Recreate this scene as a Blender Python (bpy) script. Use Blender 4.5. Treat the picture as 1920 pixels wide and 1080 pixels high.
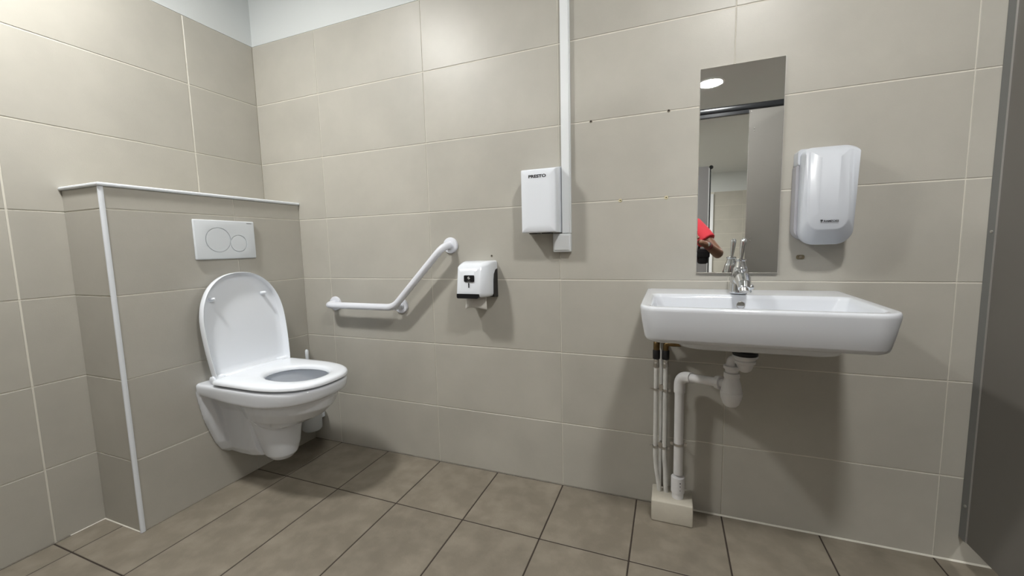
import bpy, bmesh, math, random
from mathutils import Vector, Matrix
from math import sin, cos, pi, radians
random.seed(4)
S = bpy.context.scene
for o in list(bpy.data.objects): bpy.data.objects.remove(o)
COL = S.collection

# ---------------------------------------------------------------- camera, world, lights, exposure
cam_d = bpy.data.cameras.new('camera'); cam = bpy.data.objects.new('camera', cam_d); COL.objects.link(cam)
cam.location = (2.0267, -1.5856, 1.0120)
cam.rotation_euler = (1.4683, 0.0245, 0.3694)
cam_d.sensor_width = 36.0; cam_d.lens = 36.0 * 760.38 / 1920.0; cam_d.clip_start = 0.01
S.camera = cam
W = bpy.data.worlds.new('world'); S.world = W; W.use_nodes = True
W.node_tree.nodes['Background'].inputs[0].default_value = (0.8, 0.9, 1.0, 1)
W.node_tree.nodes['Background'].inputs[1].default_value = 0.02
S.view_settings.view_transform = 'Standard'; S.view_settings.look = 'None'
S.view_settings.gamma = 1.0; S.view_settings.use_curve_mapping = False
S.view_settings.exposure = 0.0
LAMP_POWER = 355.0        # radiance of the round ceiling diffusers
LAMPS = [  # x, y, relative strength, label
    (0.50, -1.16, 0.97, 'round white ceiling downlight above the toilet end of the cubicle'),
    (2.42, -1.26, 0.80, 'round white ceiling downlight above the washbasin'),
    (2.355, -2.75, 0.26, 'round glowing ceiling downlight outside the cubicle, the one seen in the mirror'),
    (3.85, -1.30, 0.55, 'round white ceiling downlight in the neighbouring cubicle'),
    (0.90, -3.70, 0.9, 'added ceiling downlight outside the toilet end of the cubicle, brightening the mirror view'),  # added fill lamp, lifts the reflected washroom outside the cubicle
    (3.70, -4.60, 1.1, 'added ceiling downlight in the middle of the washroom, brightening the mirror view'),  # added fill lamp for the ceiling and far wall in the mirror
    (1.10, -6.60, 3.8, 'added strong ceiling downlight near the far wall, brightening its tiles in the mirror'),  # added fill lamp, kept out of the mirror, brightens the far tiles
]
ZC = 2.47      # ceiling
ZT = 2.066     # top of tiling
XR = 4.60      # far right wall
YF = -8.30     # far wall behind the camera
YP = -2.15     # cubicle front
XP = 2.873     # grey partition on the right

# ---------------------------------------------------------------- materials
def mat(name, col, rough=0.5, metal=0.0, var=0.0, scale=6.0, bump=0.0, bscale=200.0, emit=0.0, spec=0.5, coat=0.0, detail_col=None, objrand=0.0, darkspots=0.0):
    m = bpy.data.materials.new(name); m.use_nodes = True
    nt = m.node_tree; b = nt.nodes['Principled BSDF']
    c = (*col, 1)
    b.inputs['Base Color'].default_value = c
    b.inputs['Roughness'].default_value = rough; b.inputs['Metallic'].default_value = metal
    b.inputs['Specular IOR Level'].default_value = spec
    if coat: b.inputs['Coat Weight'].default_value = coat; b.inputs['Coat Roughness'].default_value = 0.08
    if emit: b.inputs['Emission Color'].default_value = c; b.inputs['Emission Strength'].default_value = emit
    geo = nt.nodes.new('ShaderNodeNewGeometry')
    if var or objrand:
        n = nt.nodes.new('ShaderNodeTexNoise'); n.inputs['Scale'].default_value = scale
        n.inputs['Detail'].default_value = 5; n.inputs['Roughness'].default_value = 0.6
        oi = nt.nodes.new('ShaderNodeObjectInfo')
        vm = nt.nodes.new('ShaderNodeVectorMath'); vm.operation = 'MULTIPLY_ADD'
        cmb = nt.nodes.new('ShaderNodeCombineXYZ')
        for k in range(3): nt.links.new(oi.outputs['Random'], cmb.inputs[k])
        vm.inputs[1].default_value = (37, 53, 71)
        nt.links.new(cmb.outputs[0], vm.inputs[0]); nt.links.new(geo.outputs['Position'], vm.inputs[2])
        nt.links.new(vm.outputs[0], n.inputs['Vector'])
        mr = nt.nodes.new('ShaderNodeMapRange'); mr.inputs[1].default_value = 0.3; mr.inputs[2].default_value = 0.7
        mr.inputs[3].default_value = 1 - var; mr.inputs[4].default_value = 1 + var
        nt.links.new(n.outputs[0], mr.inputs[0])
        mo = nt.nodes.new('ShaderNodeMapRange'); mo.inputs[3].default_value = 1 - objrand; mo.inputs[4].default_value = 1 + objrand
        nt.links.new(oi.outputs['Random'], mo.inputs[0])
        mu = nt.nodes.new('ShaderNodeMath'); mu.operation = 'MULTIPLY'
        nt.links.new(mr.outputs[0], mu.inputs[0]); nt.links.new(mo.outputs[0], mu.inputs[1])
        sc = nt.nodes.new('ShaderNodeVectorMath'); sc.operation = 'SCALE'
        sc.inputs[0].default_value = col
        if detail_col:
            n2 = nt.nodes.new('ShaderNodeTexNoise'); n2.inputs['Scale'].default_value = scale * 3.1; n2.inputs['Detail'].default_value = 6
            nt.links.new(vm.outputs[0], n2.inputs['Vector'])
            mx = nt.nodes.new('ShaderNodeMix'); mx.data_type = 'RGBA'
            m2 = nt.nodes.new('ShaderNodeMapRange'); m2.inputs[1].default_value = 0.42; m2.inputs[2].default_value = 0.66
            nt.links.new(n2.outputs[0], m2.inputs[0]); nt.links.new(m2.outputs[0], mx.inputs[0])
            mx.inputs[6].default_value = c; mx.inputs[7].default_value = (*detail_col, 1)
            nt.links.new(mx.outputs[2], sc.inputs[0])
        nt.links.new(mu.outputs[0], sc.inputs['Scale'])
        nt.links.new(sc.outputs[0], b.inputs['Base Color'])
    if bump:
        nb = nt.nodes.new('ShaderNodeTexNoise'); nb.inputs['Scale'].default_value = bscale; nb.inputs['Detail'].default_value = 3
        nt.links.new(geo.outputs['Position'], nb.inputs['Vector'])
        bp = nt.nodes.new('ShaderNodeBump'); bp.inputs['Strength'].default_value = bump; bp.inputs['Distance'].default_value = 0.002
        nt.links.new(nb.outputs[0], bp.inputs['Height']); nt.links.new(bp.outputs[0], b.inputs['Normal'])
    return m
M = dict(
    tile=mat('beige_wall_tile', (0.435, 0.420, 0.375), 0.38, var=0.06, scale=4.0, bump=0.10, bscale=260, objrand=0.03, spec=0.45),
    grout=mat('pale_grout', (0.66, 0.64, 0.57), 0.9, bump=0.3, bscale=300),
    floor=mat('brown_floor_tile', (0.192, 0.168, 0.132), 0.5, var=0.11, scale=4.5, bump=0.25, bscale=160, detail_col=(0.238, 0.210, 0.168), objrand=0.05),
    fgrout=mat('dark_floor_grout', (0.035, 0.026, 0.020), 0.9),
    paint=mat('white_wall_paint', (0.62, 0.65, 0.655), 0.7, bump=0.15, bscale=150),
    ceil=mat('ceiling_paint', (0.62, 0.65, 0.66), 0.8, bump=0.1, bscale=120),
    ceramic=mat('white_ceramic', (0.67, 0.70, 0.75), 0.09, spec=0.5, coat=0.3),
    seat=mat('white_seat_plastic', (0.80, 0.84, 0.90), 0.16),
    plastic=mat('white_plastic', (0.56, 0.59, 0.64), 0.34),
    plastic2=mat('white_matt_plastic', (0.66, 0.70, 0.74), 0.38),
    greypl=mat('grey_plastic', (0.36, 0.36, 0.39), 0.4),
    trim=mat('white_trim_plastic', (0.76, 0.80, 0.85), 0.3),
    nylon=mat('white_nylon', (0.74, 0.765, 0.83), 0.28),
    enamel=mat('white_enamel', (0.76, 0.80, 0.86), 0.12, coat=0.5),
    conduit=mat('white_conduit_plastic', (0.74, 0.77, 0.79), 0.4),
    pvc=mat('white_pvc', (0.70, 0.70, 0.71), 0.3, var=0.05, scale=20),
    pipe=mat('painted_white_pipe', (0.66, 0.66, 0.64), 0.5, var=0.08, scale=30),
    plaster=mat('painted_plaster', (0.50, 0.47, 0.40), 0.75, bump=0.4, bscale=60, var=0.06, scale=14),
    chrome=mat('chrome', (0.78, 0.80, 0.83), 0.06, metal=1.0),
    steel=mat('zinc_steel', (0.55, 0.54, 0.52), 0.28, metal=1.0),
    brass=mat('tarnished_brass', (0.16, 0.105, 0.045), 0.4, metal=0.9, var=0.3, scale=60),
    black=mat('black_plastic', (0.006, 0.006, 0.008), 0.35),
    rubber=mat('black_rubber', (0.008, 0.008, 0.010), 0.6),
    ink=mat('black_print', (0.012, 0.012, 0.015), 0.5),
    inkgrey=mat('grey_print', (0.16, 0.17, 0.18), 0.5),
    whiteprint=mat('white_print', (0.75, 0.75, 0.75), 0.5),
    mirror=mat('mirror_silver', (0.93, 0.94, 0.93), 0.012, metal=1.0),
    mirroredge=mat('mirror_edge', (0.30, 0.29, 0.26), 0.3, metal=0.6),
    laminate2=mat('lit_grey_laminate', (0.215, 0.207, 0.193), 0.45, bump=0.12, bscale=500, var=0.03, scale=3),  # lighter copy of the grey laminate, mirrored panel's brightness put into the colour
    laminate=mat('grey_laminate', (0.150, 0.142, 0.130), 0.45, bump=0.12, bscale=500, var=0.03, scale=3),
    alu=mat('grey_aluminium', (0.20, 0.205, 0.205), 0.4, metal=0.3),
    aluline=mat('bright_edge', (0.48, 0.47, 0.45), 0.3, metal=0.6),
    rail=mat('dark_rail', (0.03, 0.032, 0.036), 0.25, metal=0.4),
    paper=mat('toilet_paper', (0.62, 0.60, 0.56), 0.9, bump=0.4, bscale=250),
    lamp=None, lamprim=mat('lamp_rim_white', (0.8, 0.8, 0.8), 0.4),
    dark=mat('dark_hole', (0.012, 0.010, 0.008), 0.9),
    cream=mat('cream_wall_plug', (0.62, 0.56, 0.36), 0.5),
    chip=mat('chipped_tile', (0.22, 0.19, 0.15), 0.9),
    olive=mat('old_glue_spot', (0.16, 0.135, 0.08), 0.8, var=0.3, scale=150),
    water=mat('bowl_water', (0.42, 0.46, 0.46), 0.03),
    skin=mat('skin', (0.20, 0.10, 0.062), 0.5, spec=0.35),
    shirt=mat('red_cotton', (0.62, 0.035, 0.055), 0.8, bump=0.3, bscale=90),
    shorts=mat('black_cotton', (0.012, 0.012, 0.014), 0.85),
    hair=mat('dark_brown_hair', (0.03, 0.02, 0.014), 0.6, bump=0.6, bscale=120),
    shoe=mat('dark_shoe', (0.03, 0.03, 0.035), 0.6),
    eye=mat('eye_white', (0.7, 0.7, 0.7), 0.2), lips=mat('lips', (0.35, 0.12, 0.10), 0.5),
    phone=mat('phone_glass', (0.02, 0.02, 0.025), 0.12),
    doorwhite=mat('white_door_frame', (0.75, 0.77, 0.80), 0.4),
    doorgrey=mat('grey_door_leaf', (0.10, 0.10, 0.11), 0.45),
)
def lampmat(k):
    return mat('lamp_diffuser', (1.0, 0.985, 0.95), 0.5, emit=LAMP_POWER * k)

# ---------------------------------------------------------------- helpers
def link(name, me, m=None, parent=None, smooth=False, angle=40):
    o = bpy.data.objects.new(name, me); COL.objects.link(o)
    if m is not None:
        me.materials.clear(); me.materials.append(m)
    if smooth:
        for p in me.polygons: p.use_smooth = True
        me.set_sharp_from_angle(angle=radians(angle))
    if parent is not None: o.parent = parent; o.matrix_parent_inverse = parent.matrix_world.inverted()
    return o
def empty(name, loc):
    o = bpy.data.objects.new(name, None); COL.objects.link(o); o.location = loc; o.empty_display_size = 0.05
    o.matrix_world = Matrix.Translation(loc)
    return o
def tag(o, label, cat, group=None):
    o['label'] = label; o['category'] = cat
    if group: o['group'] = group
    return o
def struct(o): o['kind'] = 'structure'; return o
def mesh_from(verts, faces):
    me = bpy.data.meshes.new('mesh'); me.from_pydata([tuple(v) for v in verts], [], faces); me.update()
    bm = bmesh.new(); bm.from_mesh(me); bmesh.ops.recalc_face_normals(bm, faces=bm.faces); bm.to_mesh(me); bm.free()
    return me
def box_me(x0, x1, y0, y1, z0, z1, bev=0.0, seg=2):
    bm = bmesh.new(); bmesh.ops.create_cube(bm, size=1)
    bmesh.ops.scale(bm, vec=(abs(x1-x0), abs(y1-y0), abs(z1-z0)), verts=bm.verts)
    bmesh.ops.translate(bm, vec=((x0+x1)/2, (y0+y1)/2, (z0+z1)/2), verts=bm.verts)
    if bev: bmesh.ops.bevel(bm, geom=bm.edges[:], offset=bev, segments=seg, affect='EDGES', profile=0.5)
    me = bpy.data.meshes.new('mesh'); bm.to_mesh(me); bm.free(); return me
def join_me(*mes):
    bm = bmesh.new()
    for me in mes: bm.from_mesh(me)
    me = bpy.data.meshes.new('mesh'); bm.to_mesh(me); bm.free(); return me
def loft(rings, cap0=True, cap1=True, closed=False):
    n = len(rings[0]); v = [p for r in rings for p in r]; f = []
    R = len(rings)
    for i in range(R if closed else R-1):
        a = i*n; b = ((i+1) % R)*n
        for k in range(n):
            k2 = (k+1) % n
            f.append((a+k, a+k2, b+k2, b+k))
    if not closed:
        if cap0: f.append(tuple(range(n-1, -1, -1)))
        if cap1: f.append(tuple(range((R-1)*n, R*n)))
    return mesh_from(v, f)
def circ(c, r, axis='z', n=24, ry=None):
    out = []
    ry = ry or r
    for k in range(n):
        a = 2*pi*k/n; u, w = r*cos(a), ry*sin(a)
        if axis == 'z': out.append((c[0]+u, c[1]+w, c[2]))
        elif axis == 'y': out.append((c[0]+u, c[1], c[2]+w))
        else: out.append((c[0], c[1]+u, c[2]+w))
    return out
def lathe(c, prof, axis='z', n=28):
    """prof: (offset along axis, radius) pairs"""
    rings = []
    for t, r in prof:
        p = list(c); p['xyz'.index(axis)] += t
        rings.append(circ(p, max(r, 1e-4), axis, n))
    return loft(rings)
def tube(pts, r, n=16, caps=True):
    pts = [Vector(p) for p in pts]; rs = r if isinstance(r, (list, tuple)) else [r]*len(pts)
    rings = []; up = None
    for i, p in enumerate(pts):
        if i == 0: d = pts[1]-p
        elif i == len(pts)-1: d = p-pts[i-1]
        else: d = (pts[i+1]-p).normalized() + (p-pts[i-1]).normalized()
        d.normalize()
        if up is None:
            up = Vector((0, 0, 1)) if abs(d.z) < 0.9 else Vector((1, 0, 0))
        s = d.cross(up).normalized(); up = s.cross(d).normalized()
        k = 1.0
        if 0 < i < len(pts)-1:
            ang = (pts[i+1]-p).angle(p-pts[i-1]); k = 1.0
        rings.append([p + s*(rs[i]*cos(2*pi*j/n)) + up*(rs[i]*sin(2*pi*j/n)) for j in range(n)])
    return loft(rings, caps, caps)
def bend(pts, rad, n=8):
    """round the inner corners of a polyline"""
    pts = [Vector(p) for p in pts]; out = [pts[0]]
    for i in range(1, len(pts)-1):
        a = (pts[i-1]-pts[i]).normalized(); b = (pts[i+1]-pts[i]).normalized()
        r = rad[i-1] if isinstance(rad, (list, tuple)) else rad
        p0 = pts[i]+a*r; p2 = pts[i]+b*r
        for k in range(n+1):
            t = k/n; out.append(p0*(1-t)**2 + pts[i]*2*t*(1-t) + p2*t*t)
    out.append(pts[-1]); return out
def rrect(x0, x1, y0, y1, rad, n=6):
    """rounded rectangle, radii for corners (x1,y1),(x0,y1),(x0,y0),(x1,y0)"""
    if not isinstance(rad, (list, tuple)): rad = [rad]*4
    cs = [(x1, y1, -1, -1, 0), (x0, y1, 1, -1, 90), (x0, y0, 1, 1, 180), (x1, y0, -1, 1, 270)]
    out = []
    for (cx, cy, sx, sy, a0), r in zip(cs, rad):
        r = max(r, 1e-4)
        for k in range(n+1):
            a = radians(a0 + 90*k/n); out.append((cx+sx*r+r*cos(a), cy+sy*r+r*sin(a)))
    return out
def bake(o):
    dg = bpy.context.evaluated_depsgraph_get(); dg.update()
    me = bpy.data.meshes.new_from_object(o.evaluated_get(dg)); o.modifiers.clear()
    mats = list(o.data.materials); o.data = me
    if not me.materials:
        for m in mats: me.materials.append(m)
    return o
def boolean_cut(me, cutter):
    a = bpy.data.objects.new('a', me); COL.objects.link(a); b = bpy.data.objects.new('b', cutter); COL.objects.link(b)
    md = a.modifiers.new('b', 'BOOLEAN'); md.operation = 'DIFFERENCE'; md.object = b; md.solver = 'EXACT'
    bake(a); r = a.data; bpy.data.objects.remove(a); bpy.data.objects.remove(b); return r
def organic(me, voxel=0.004, smooth=8):
    a = bpy.data.objects.new('a', me); COL.objects.link(a)
    md = a.modifiers.new('r', 'REMESH'); md.mode = 'VOXEL'; md.voxel_size = voxel; md.use_smooth_shade = True
    if smooth: s = a.modifiers.new('s', 'SMOOTH'); s.factor = 0.5; s.iterations = smooth
    bake(a); r = a.data; bpy.data.objects.remove(a); return r
def text_me(body, size, xscale=1.0, extrude=0.0003, bold=0.0, shear=0.0):
    cu = bpy.data.curves.new('t', 'FONT'); cu.body = body; cu.size = size; cu.extrude = extrude; cu.offset = bold; cu.shear = shear
    cu.align_x = 'CENTER'; cu.align_y = 'CENTER'; cu.resolution_u = 3
    o = bpy.data.objects.new('t', cu); COL.objects.link(o)
    dg = bpy.context.evaluated_depsgraph_get(); me = bpy.data.meshes.new_from_object(o.evaluated_get(dg))
    bpy.data.objects.remove(o); me.transform(Matrix.Diagonal((xscale, 1, 1, 1))); return me

# ---------------------------------------------------------------- tiling
tile_cache = {}
def add_tiles(parent, plane, us, vs, off, m, thick=0.0045, bev=0.0009, gu=0.0026, gv=0.0042, name='tile', jitter=0.0003):
    """plane: 'back' (normal -y at y=off), 'left' (normal +x), 'right' (-x), 'far' (+y), 'floor' (+z); us, vs joint positions"""
    for i in range(len(us)-1):
        for j in range(len(vs)-1):
            w = us[i+1]-us[i]-gu; h = vs[j+1]-vs[j]-gv
            if w < 0.004 or h < 0.004: continue
            cu_ = (us[i]+us[i+1])/2; cv = (vs[j]+vs[j+1])/2
            if plane in ('left', 'right'): dims = (thick, w, h); loc = (off, cu_, cv)
            elif plane == 'floor': dims = (w, h, thick); loc = (cu_, cv, off)
            else: dims = (w, thick, h); loc = (cu_, off, cv)
            sgn = {'back': (0, 1, 0), 'left': (-1, 0, 0), 'right': (1, 0, 0), 'far': (0, -1, 0), 'floor': (0, 0, -1)}[plane]
            key = (plane, round(w, 4), round(h, 4), m.name)
            if key not in tile_cache:
                me = box_me(-dims[0]/2, dims[0]/2, -dims[1]/2, dims[1]/2, -dims[2]/2, dims[2]/2, bev, 1)
                me.materials.append(m); tile_cache[key] = me
            o = bpy.data.objects.new(name, tile_cache[key]); COL.objects.link(o); o.parent = parent
            jt = random.uniform(0, jitter)
            o.location = [loc[k] + sgn[k]*(thick/2 + jt) for k in range(3)]
rows = [0.0, 0.2737] + [0.2737 + 0.2997*k for k in range(1, 6)] + [ZT]
xs_back = [0.0] + [0.418 + 0.6*k for k in range(0, 7)] + [XR]
ys_left = [YF] + sorted([-0.3267 - 0.6*k for k in range(0, 14)])[1:] + [0.0]
ys_left = sorted(set(ys_left))

# floor
floor = struct(link('floor', box_me(-0.1, XR+0.1, YF-0.1, 0.1, -0.08, -0.0016), M['fgrout']))
fx = [0.0] + [0.118 + 0.3*k for k in range(0, 15)] + [XR]
fy = sorted([0.0] + [-0.3366 - 0.5953*k for k in range(0, 13)] + [YF])
add_tiles(floor, 'floor', fx, fy, 0.0, M['floor'], gu=0.0048, gv=0.0048, thick=0.006, bev=0.0012)
# back wall
GB = 0.0019
wall_back = struct(link('wall_back', box_me(-0.1, XR+0.1, GB, 0.1, -0.05, ZT), M['grout']))
add_tiles(wall_back, 'back', xs_back, rows, 0.0, M['tile'])
link('plaster_band', box_me(-0.1, XR+0.1, 0.0, 0.1, ZT+0.0005, ZC+0.05), M['paint'], wall_back)
wall_left = struct(link('wall_left', box_me(-0.1, -GB, YF-0.1, 0.0, -0.05, ZT), M['grout']))
add_tiles(wall_left, 'left', ys_left, rows, 0.0, M['tile'], gu=0.0055)
link('plaster_band', box_me(-0.1, 0.0, YF-0.1, 0.0, ZT+0.0005, ZC+0.05), M['paint'], wall_left)
wall_right = struct(link('wall_right', box_me(XR+GB, XR+0.1, YF-0.1, 0.0, -0.05, ZT), M['grout']))
add_tiles(wall_right, 'right', ys_left, rows, XR, M['tile'])
link('plaster_band', box_me(XR, XR+0.1, YF-0.1, 0.0, ZT+0.0005, ZC+0.05), M['paint'], wall_right)
wall_far = struct(link('wall_far', box_me(0, XR, YF-0.1, YF-GB, -0.05, ZT), M['grout']))
add_tiles(wall_far, 'far', [2.90, 3.45, 4.05, XR], rows, YF, M['tile'])
add_tiles(wall_far, 'far', [0.0, 0.6, 1.2, 1.88], rows, YF, M['tile'])
link('plaster_band', box_me(0, XR, YF-0.1, YF, ZT+0.0005, ZC+0.05), M['paint'], wall_far)
ceiling = struct(link('ceiling', box_me(-0.1, XR+0.1, YF-0.1, 0.1, ZC, ZC+0.1), M['ceil']))
# door in the far wall: white frame and dark grey leaf
door = struct(empty('door_1', (2.38, YF, 0)))
link('door_frame', join_me(box_me(2.826, 2.889, YF, YF+0.03, 0, 2.025, 0.003), box_me(1.90, 1.963, YF, YF+0.03, 0, 2.025, 0.003), box_me(1.963, 2.826, YF, YF+0.03, 1.965, 2.025, 0.003)), M['doorwhite'], door)
leaf = link('door_leaf', box_me(1.968, 2.821, YF, YF+0.02, 0.008, 1.96, 0.002), M['doorgrey'], door)
link('door_handle', join_me(tube([(2.05, YF+0.02, 1.02), (2.05, YF+0.065, 1.02), (2.16, YF+0.065, 1.02)], 0.009, 10), lathe((2.05, YF+0.02, 1.02), [(0, .025), (.006, .025)], 'y', 16)), M['chrome'], leaf)

# ---------------------------------------------------------------- boxed-in cistern half wall
BX, BL, BZ = 0.2367, 0.7894, 1.2490
half = struct(link('wall_cistern', box_me(0.0, BX-GB, -BL+GB, 0.0, 0.0, BZ-GB), M['grout']))
brow = rows[:5] + [BZ]
add_tiles(half, 'left', [-BL, -0.338, 0.0], brow, BX, M['tile'])
add_tiles(half, 'back', [0.0, BX], brow, -BL, M['tile'], jitter=0.0002)
add_tiles(half, 'floor', [0.0, BX], [-BL, -0.338, 0.0], BZ, M['tile'], gu=0.002, gv=0.003)
def quarter(n=6, r=0.0105):
    return [(r*cos(pi/2*k/n), r*sin(pi/2*k/n)) for k in range(n+1)] + [(0, 0)]
# top edge profile: along the side, round the corner, along the front
r = 0.0105
def prof_ring(cx, cy, dx, dy, z0):
    return [(cx + dx*u, cy + dy*u, z0 + v) for u, v in [(0.0, -0.0005), (0.004, -0.001), (0.0075, 0.001), (0.0088, 0.0045), (0.0078, 0.009), (0.004, 0.0115), (-0.004, 0.0125), (-0.016, 0.0128), (-0.016, 0.0)]]
t1 = loft([prof_ring(0.001, -BL, 0, -1, BZ), prof_ring(BX, -BL, 1, -1, BZ), prof_ring(BX, -0.001, 1, 0, BZ)])
struct(link('trim_1', t1, M['trim'], smooth=True))
vt = [(BX+0.0030, -BL+0.0095), (BX+0.0050, -BL+0.004), (BX+0.0045, -BL-0.001), (BX+0.002, -BL-0.0042), (BX-0.002, -BL-0.005), (BX-0.0055, -BL-0.0035), (BX-0.0055, -BL+0.004), (BX-0.002, -BL+0.0095)]
t2 = loft([[(x, y, z) for x, y in vt] for z in (0.001, BZ-0.002)])
struct(link('trim_2', t2, M['trim'], smooth=True))

# sealant beads along the wall bases
M['sealant'] = mat('pale_sealant', (0.62, 0.60, 0.54), 0.6, bump=0.5, bscale=120)
def bead(p0, p1, nx, ny, h=.0045):
    return loft([[(p[0], p[1], .0002), (p[0]+nx*h, p[1]+ny*h, .0002), (p[0]+nx*h*.6, p[1]+ny*h*.6, h*.7), (p[0], p[1], h)] for p in (p0, p1)])
struct(link('trim_3', bead((2.118, -.0002), (XR, -.0002), 0, -1), M['sealant']))
struct(link('trim_4', bead((.001, -BL), (BX-.002, -BL), 0, -1, .0028), M['sealant']))
struct(link('trim_5', bead((.0002, -BL-.10), (.0002, -BL), 1, 0, .0028), M['sealant']))

# ---------------------------------------------------------------- grey partitions
def screw(c, axis, parent, r=0.006, d=0.003, m=None):
    return link('screw', lathe(c, [(0, r), (d*0.6, r*0.95), (d, r*0.55)], axis, 12), m or M['steel'], parent, True)
pr = tag(empty('partition_wall', (XP+0.02, -1.0, 0.0)), 'dark grey laminate cubicle partition at the right edge, raised off the floor', 'partition')
link('panel', box_me(XP+0.003, XP+0.016, YP+0.03, -0.012, 0.085, 2.02, 0.001), M['laminate'], pr)
ch = link('wall_channel', join_me(box_me(XP, XP+0.0035, -0.032, -0.001, 0.085, 2.02, 0.0006), box_me(XP+0.0155, XP+0.019, -0.032, -0.001, 0.085, 2.02, 0.0006)), M['alu'], pr)
link('bright_lip', box_me(XP-0.0004, XP+0.0034, -0.0338, -0.0322, 0.085, 2.02), M['aluline'], pr)
for z in (0.195, 1.02, 1.84): screw((XP, -0.020, z), 'x', pr, 0.005, -0.003)
for y in (-0.25, -1.6): link('leg', join_me(tube([(XP+0.0095, y, 0.01), (XP+0.0095, y, 0.09)], 0.009, 12), lathe((XP+0.0095, y, 0), [(0, .022), (.006, .022), (.012, .009)], 'z', 16)), M['steel'], pr)
# cubicle front, right of the doorway (seen in the mirror)
fr = tag(empty('front_panel', (2.73, YP, 0.0)), 'grey cubicle front panel under the dark rail, reflected in the right half of the mirror', 'partition')
link('panel', box_me(2.587, XP+0.02, YP-0.0065, YP+0.0065, 0.085, 2.02, 0.004, 2), M['laminate2'], fr)
for (x, z) in ((2.624, 1.879), (2.624, 1.855), (2.621, 1.037), (2.621, 1.011), (2.60, 2.005)):
    screw((x, YP+0.0065, z), 'y', fr, 0.0045, 0.0025)
link('leg', join_me(tube([(2.66, YP, 0.01), (2.66, YP, 0.09)], 0.009, 12), lathe((2.66, YP, 0), [(0, .022), (.006, .022), (.012, .009)], 'z', 16)), M['steel'], fr)
fl = tag(empty('front_panel', (0.75, YP, 0.0)), 'grey cubicle front panel behind the camera on the toilet side', 'partition')
link('panel', box_me(0.0, 1.70, YP-0.0065, YP+0.0065, 0.085, 2.02, 0.004, 2), M['laminate'], fl)  # unseen panel, widened to block the outside downlight from the half wall
for x in (0.2, 1.6): link('leg', join_me(tube([(x, YP, 0.01), (x, YP, 0.09)], 0.009, 12), lathe((x, YP, 0), [(0, .022), (.006, .022), (.012, .009)], 'z', 16)), M['steel'], fl)
rl = tag(empty('door_rail', (1.5, YP, 2.02)), 'dark metal rail across the top of the cubicle front, seen in the mirror', 'rail')
link('rail_tube', box_me(0.0, XR, YP-0.022, YP+0.022, 2.021, 2.066, 0.012, 3), M['rail'], rl, True)
link('lower_track', box_me(1.702, 2.585, YP-0.016, YP+0.016, 1.992, 2.0205, 0.003, 2), M['rail'], rl)
# partition deeper in the washroom
dp = tag(empty('end_partition', (2.2, -4.5, 0.0)), 'light grey end panel with a dark capped post, deep in the mirror reflection', 'partition')
link('panel', box_me(1.30, 2.492, -4.507, -4.493, 0.10, 2.0, 0.002), mat('light_laminate', (0.30, 0.30, 0.31), 0.45), dp)
link('post', tube([(2.512, -4.5, 0.0), (2.512, -4.5, 1.99)], 0.009, 14), M['rail'], dp, True)
link('bright_edge', box_me(2.492, 2.503, -4.51, -4.49, 0.05, 1.985), M['doorwhite'], dp)
link('post_cap', lathe((2.520, -4.5, 1.985), [(-.026, .004), (-.018, .020), (0, .028), (.018, .020), (.026, .004)], 'z', 18), M['rail'], dp, True)

# ---------------------------------------------------------------- ceiling lamps
for x, y, k, lab in LAMPS:
    t = tag(empty('ceiling_light', (x, y, ZC)), lab, 'ceiling light')
    link('lamp_rim', lathe((x, y, ZC-0.012), [(0.012, .118), (0.002, .118), (0, .114), (0, .102), (0.004, .100), (.012, .100)], 'z', 40), M['lamprim'], t, True)
    link('diffuser', lathe((x, y, ZC-0.0125), [(0.010, .099), (0.001, .099), (0, .096)], 'z', 40), lampmat(k), t)

# ---------------------------------------------------------------- toilet
YC = -0.388
def dshape(hw, x0, x1, n=48, p=2.55, xm=None, cr=0.012):
    """D outline from the wall side x0 to the tip x1, closed, counter-clockwise; returns list of (x,y)"""
    xm = xm if xm is not None else x0 + (x1-x0)*0.50
    pts = []
    for k in range(n+1):
        t = -pi/2 + pi*k/n
        c, s = cos(t), sin(t)
        pts.append((xm + (x1-xm)*abs(c)**(2/p), YC + hw*math.copysign(abs(s)**(2/p), s)))
    # straight sides back to x0, small corner
    m_ = 6
    top = [(xm + (x0+cr-xm)*k/m_, YC+hw) for k in range(1, m_+1)] + [(x0+cr*0.3, YC+hw-cr*0.3), (x0, YC+hw-cr)]
    back = [(x0, YC + (hw-cr)*(1-2*k/8)) for k in range(1, 9)]
    bot = [(x0+cr*0.3, YC-hw+cr*0.3), (x0+cr, YC-hw)] + [(x0+cr + (xm-x0-cr)*k/m_, YC-hw) for k in range(1, m_)]
    return pts + top + back + bot
def ringz(pts, z, zf=None): return [(x, y, z if zf is None else z+zf(x)) for x, y in pts]
wc = tag(empty('toilet', (BX, YC, 0.12)), 'white wall-hung toilet with raised lid on the tiled half wall', 'toilet')
X0 = BX + 0.0005
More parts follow.
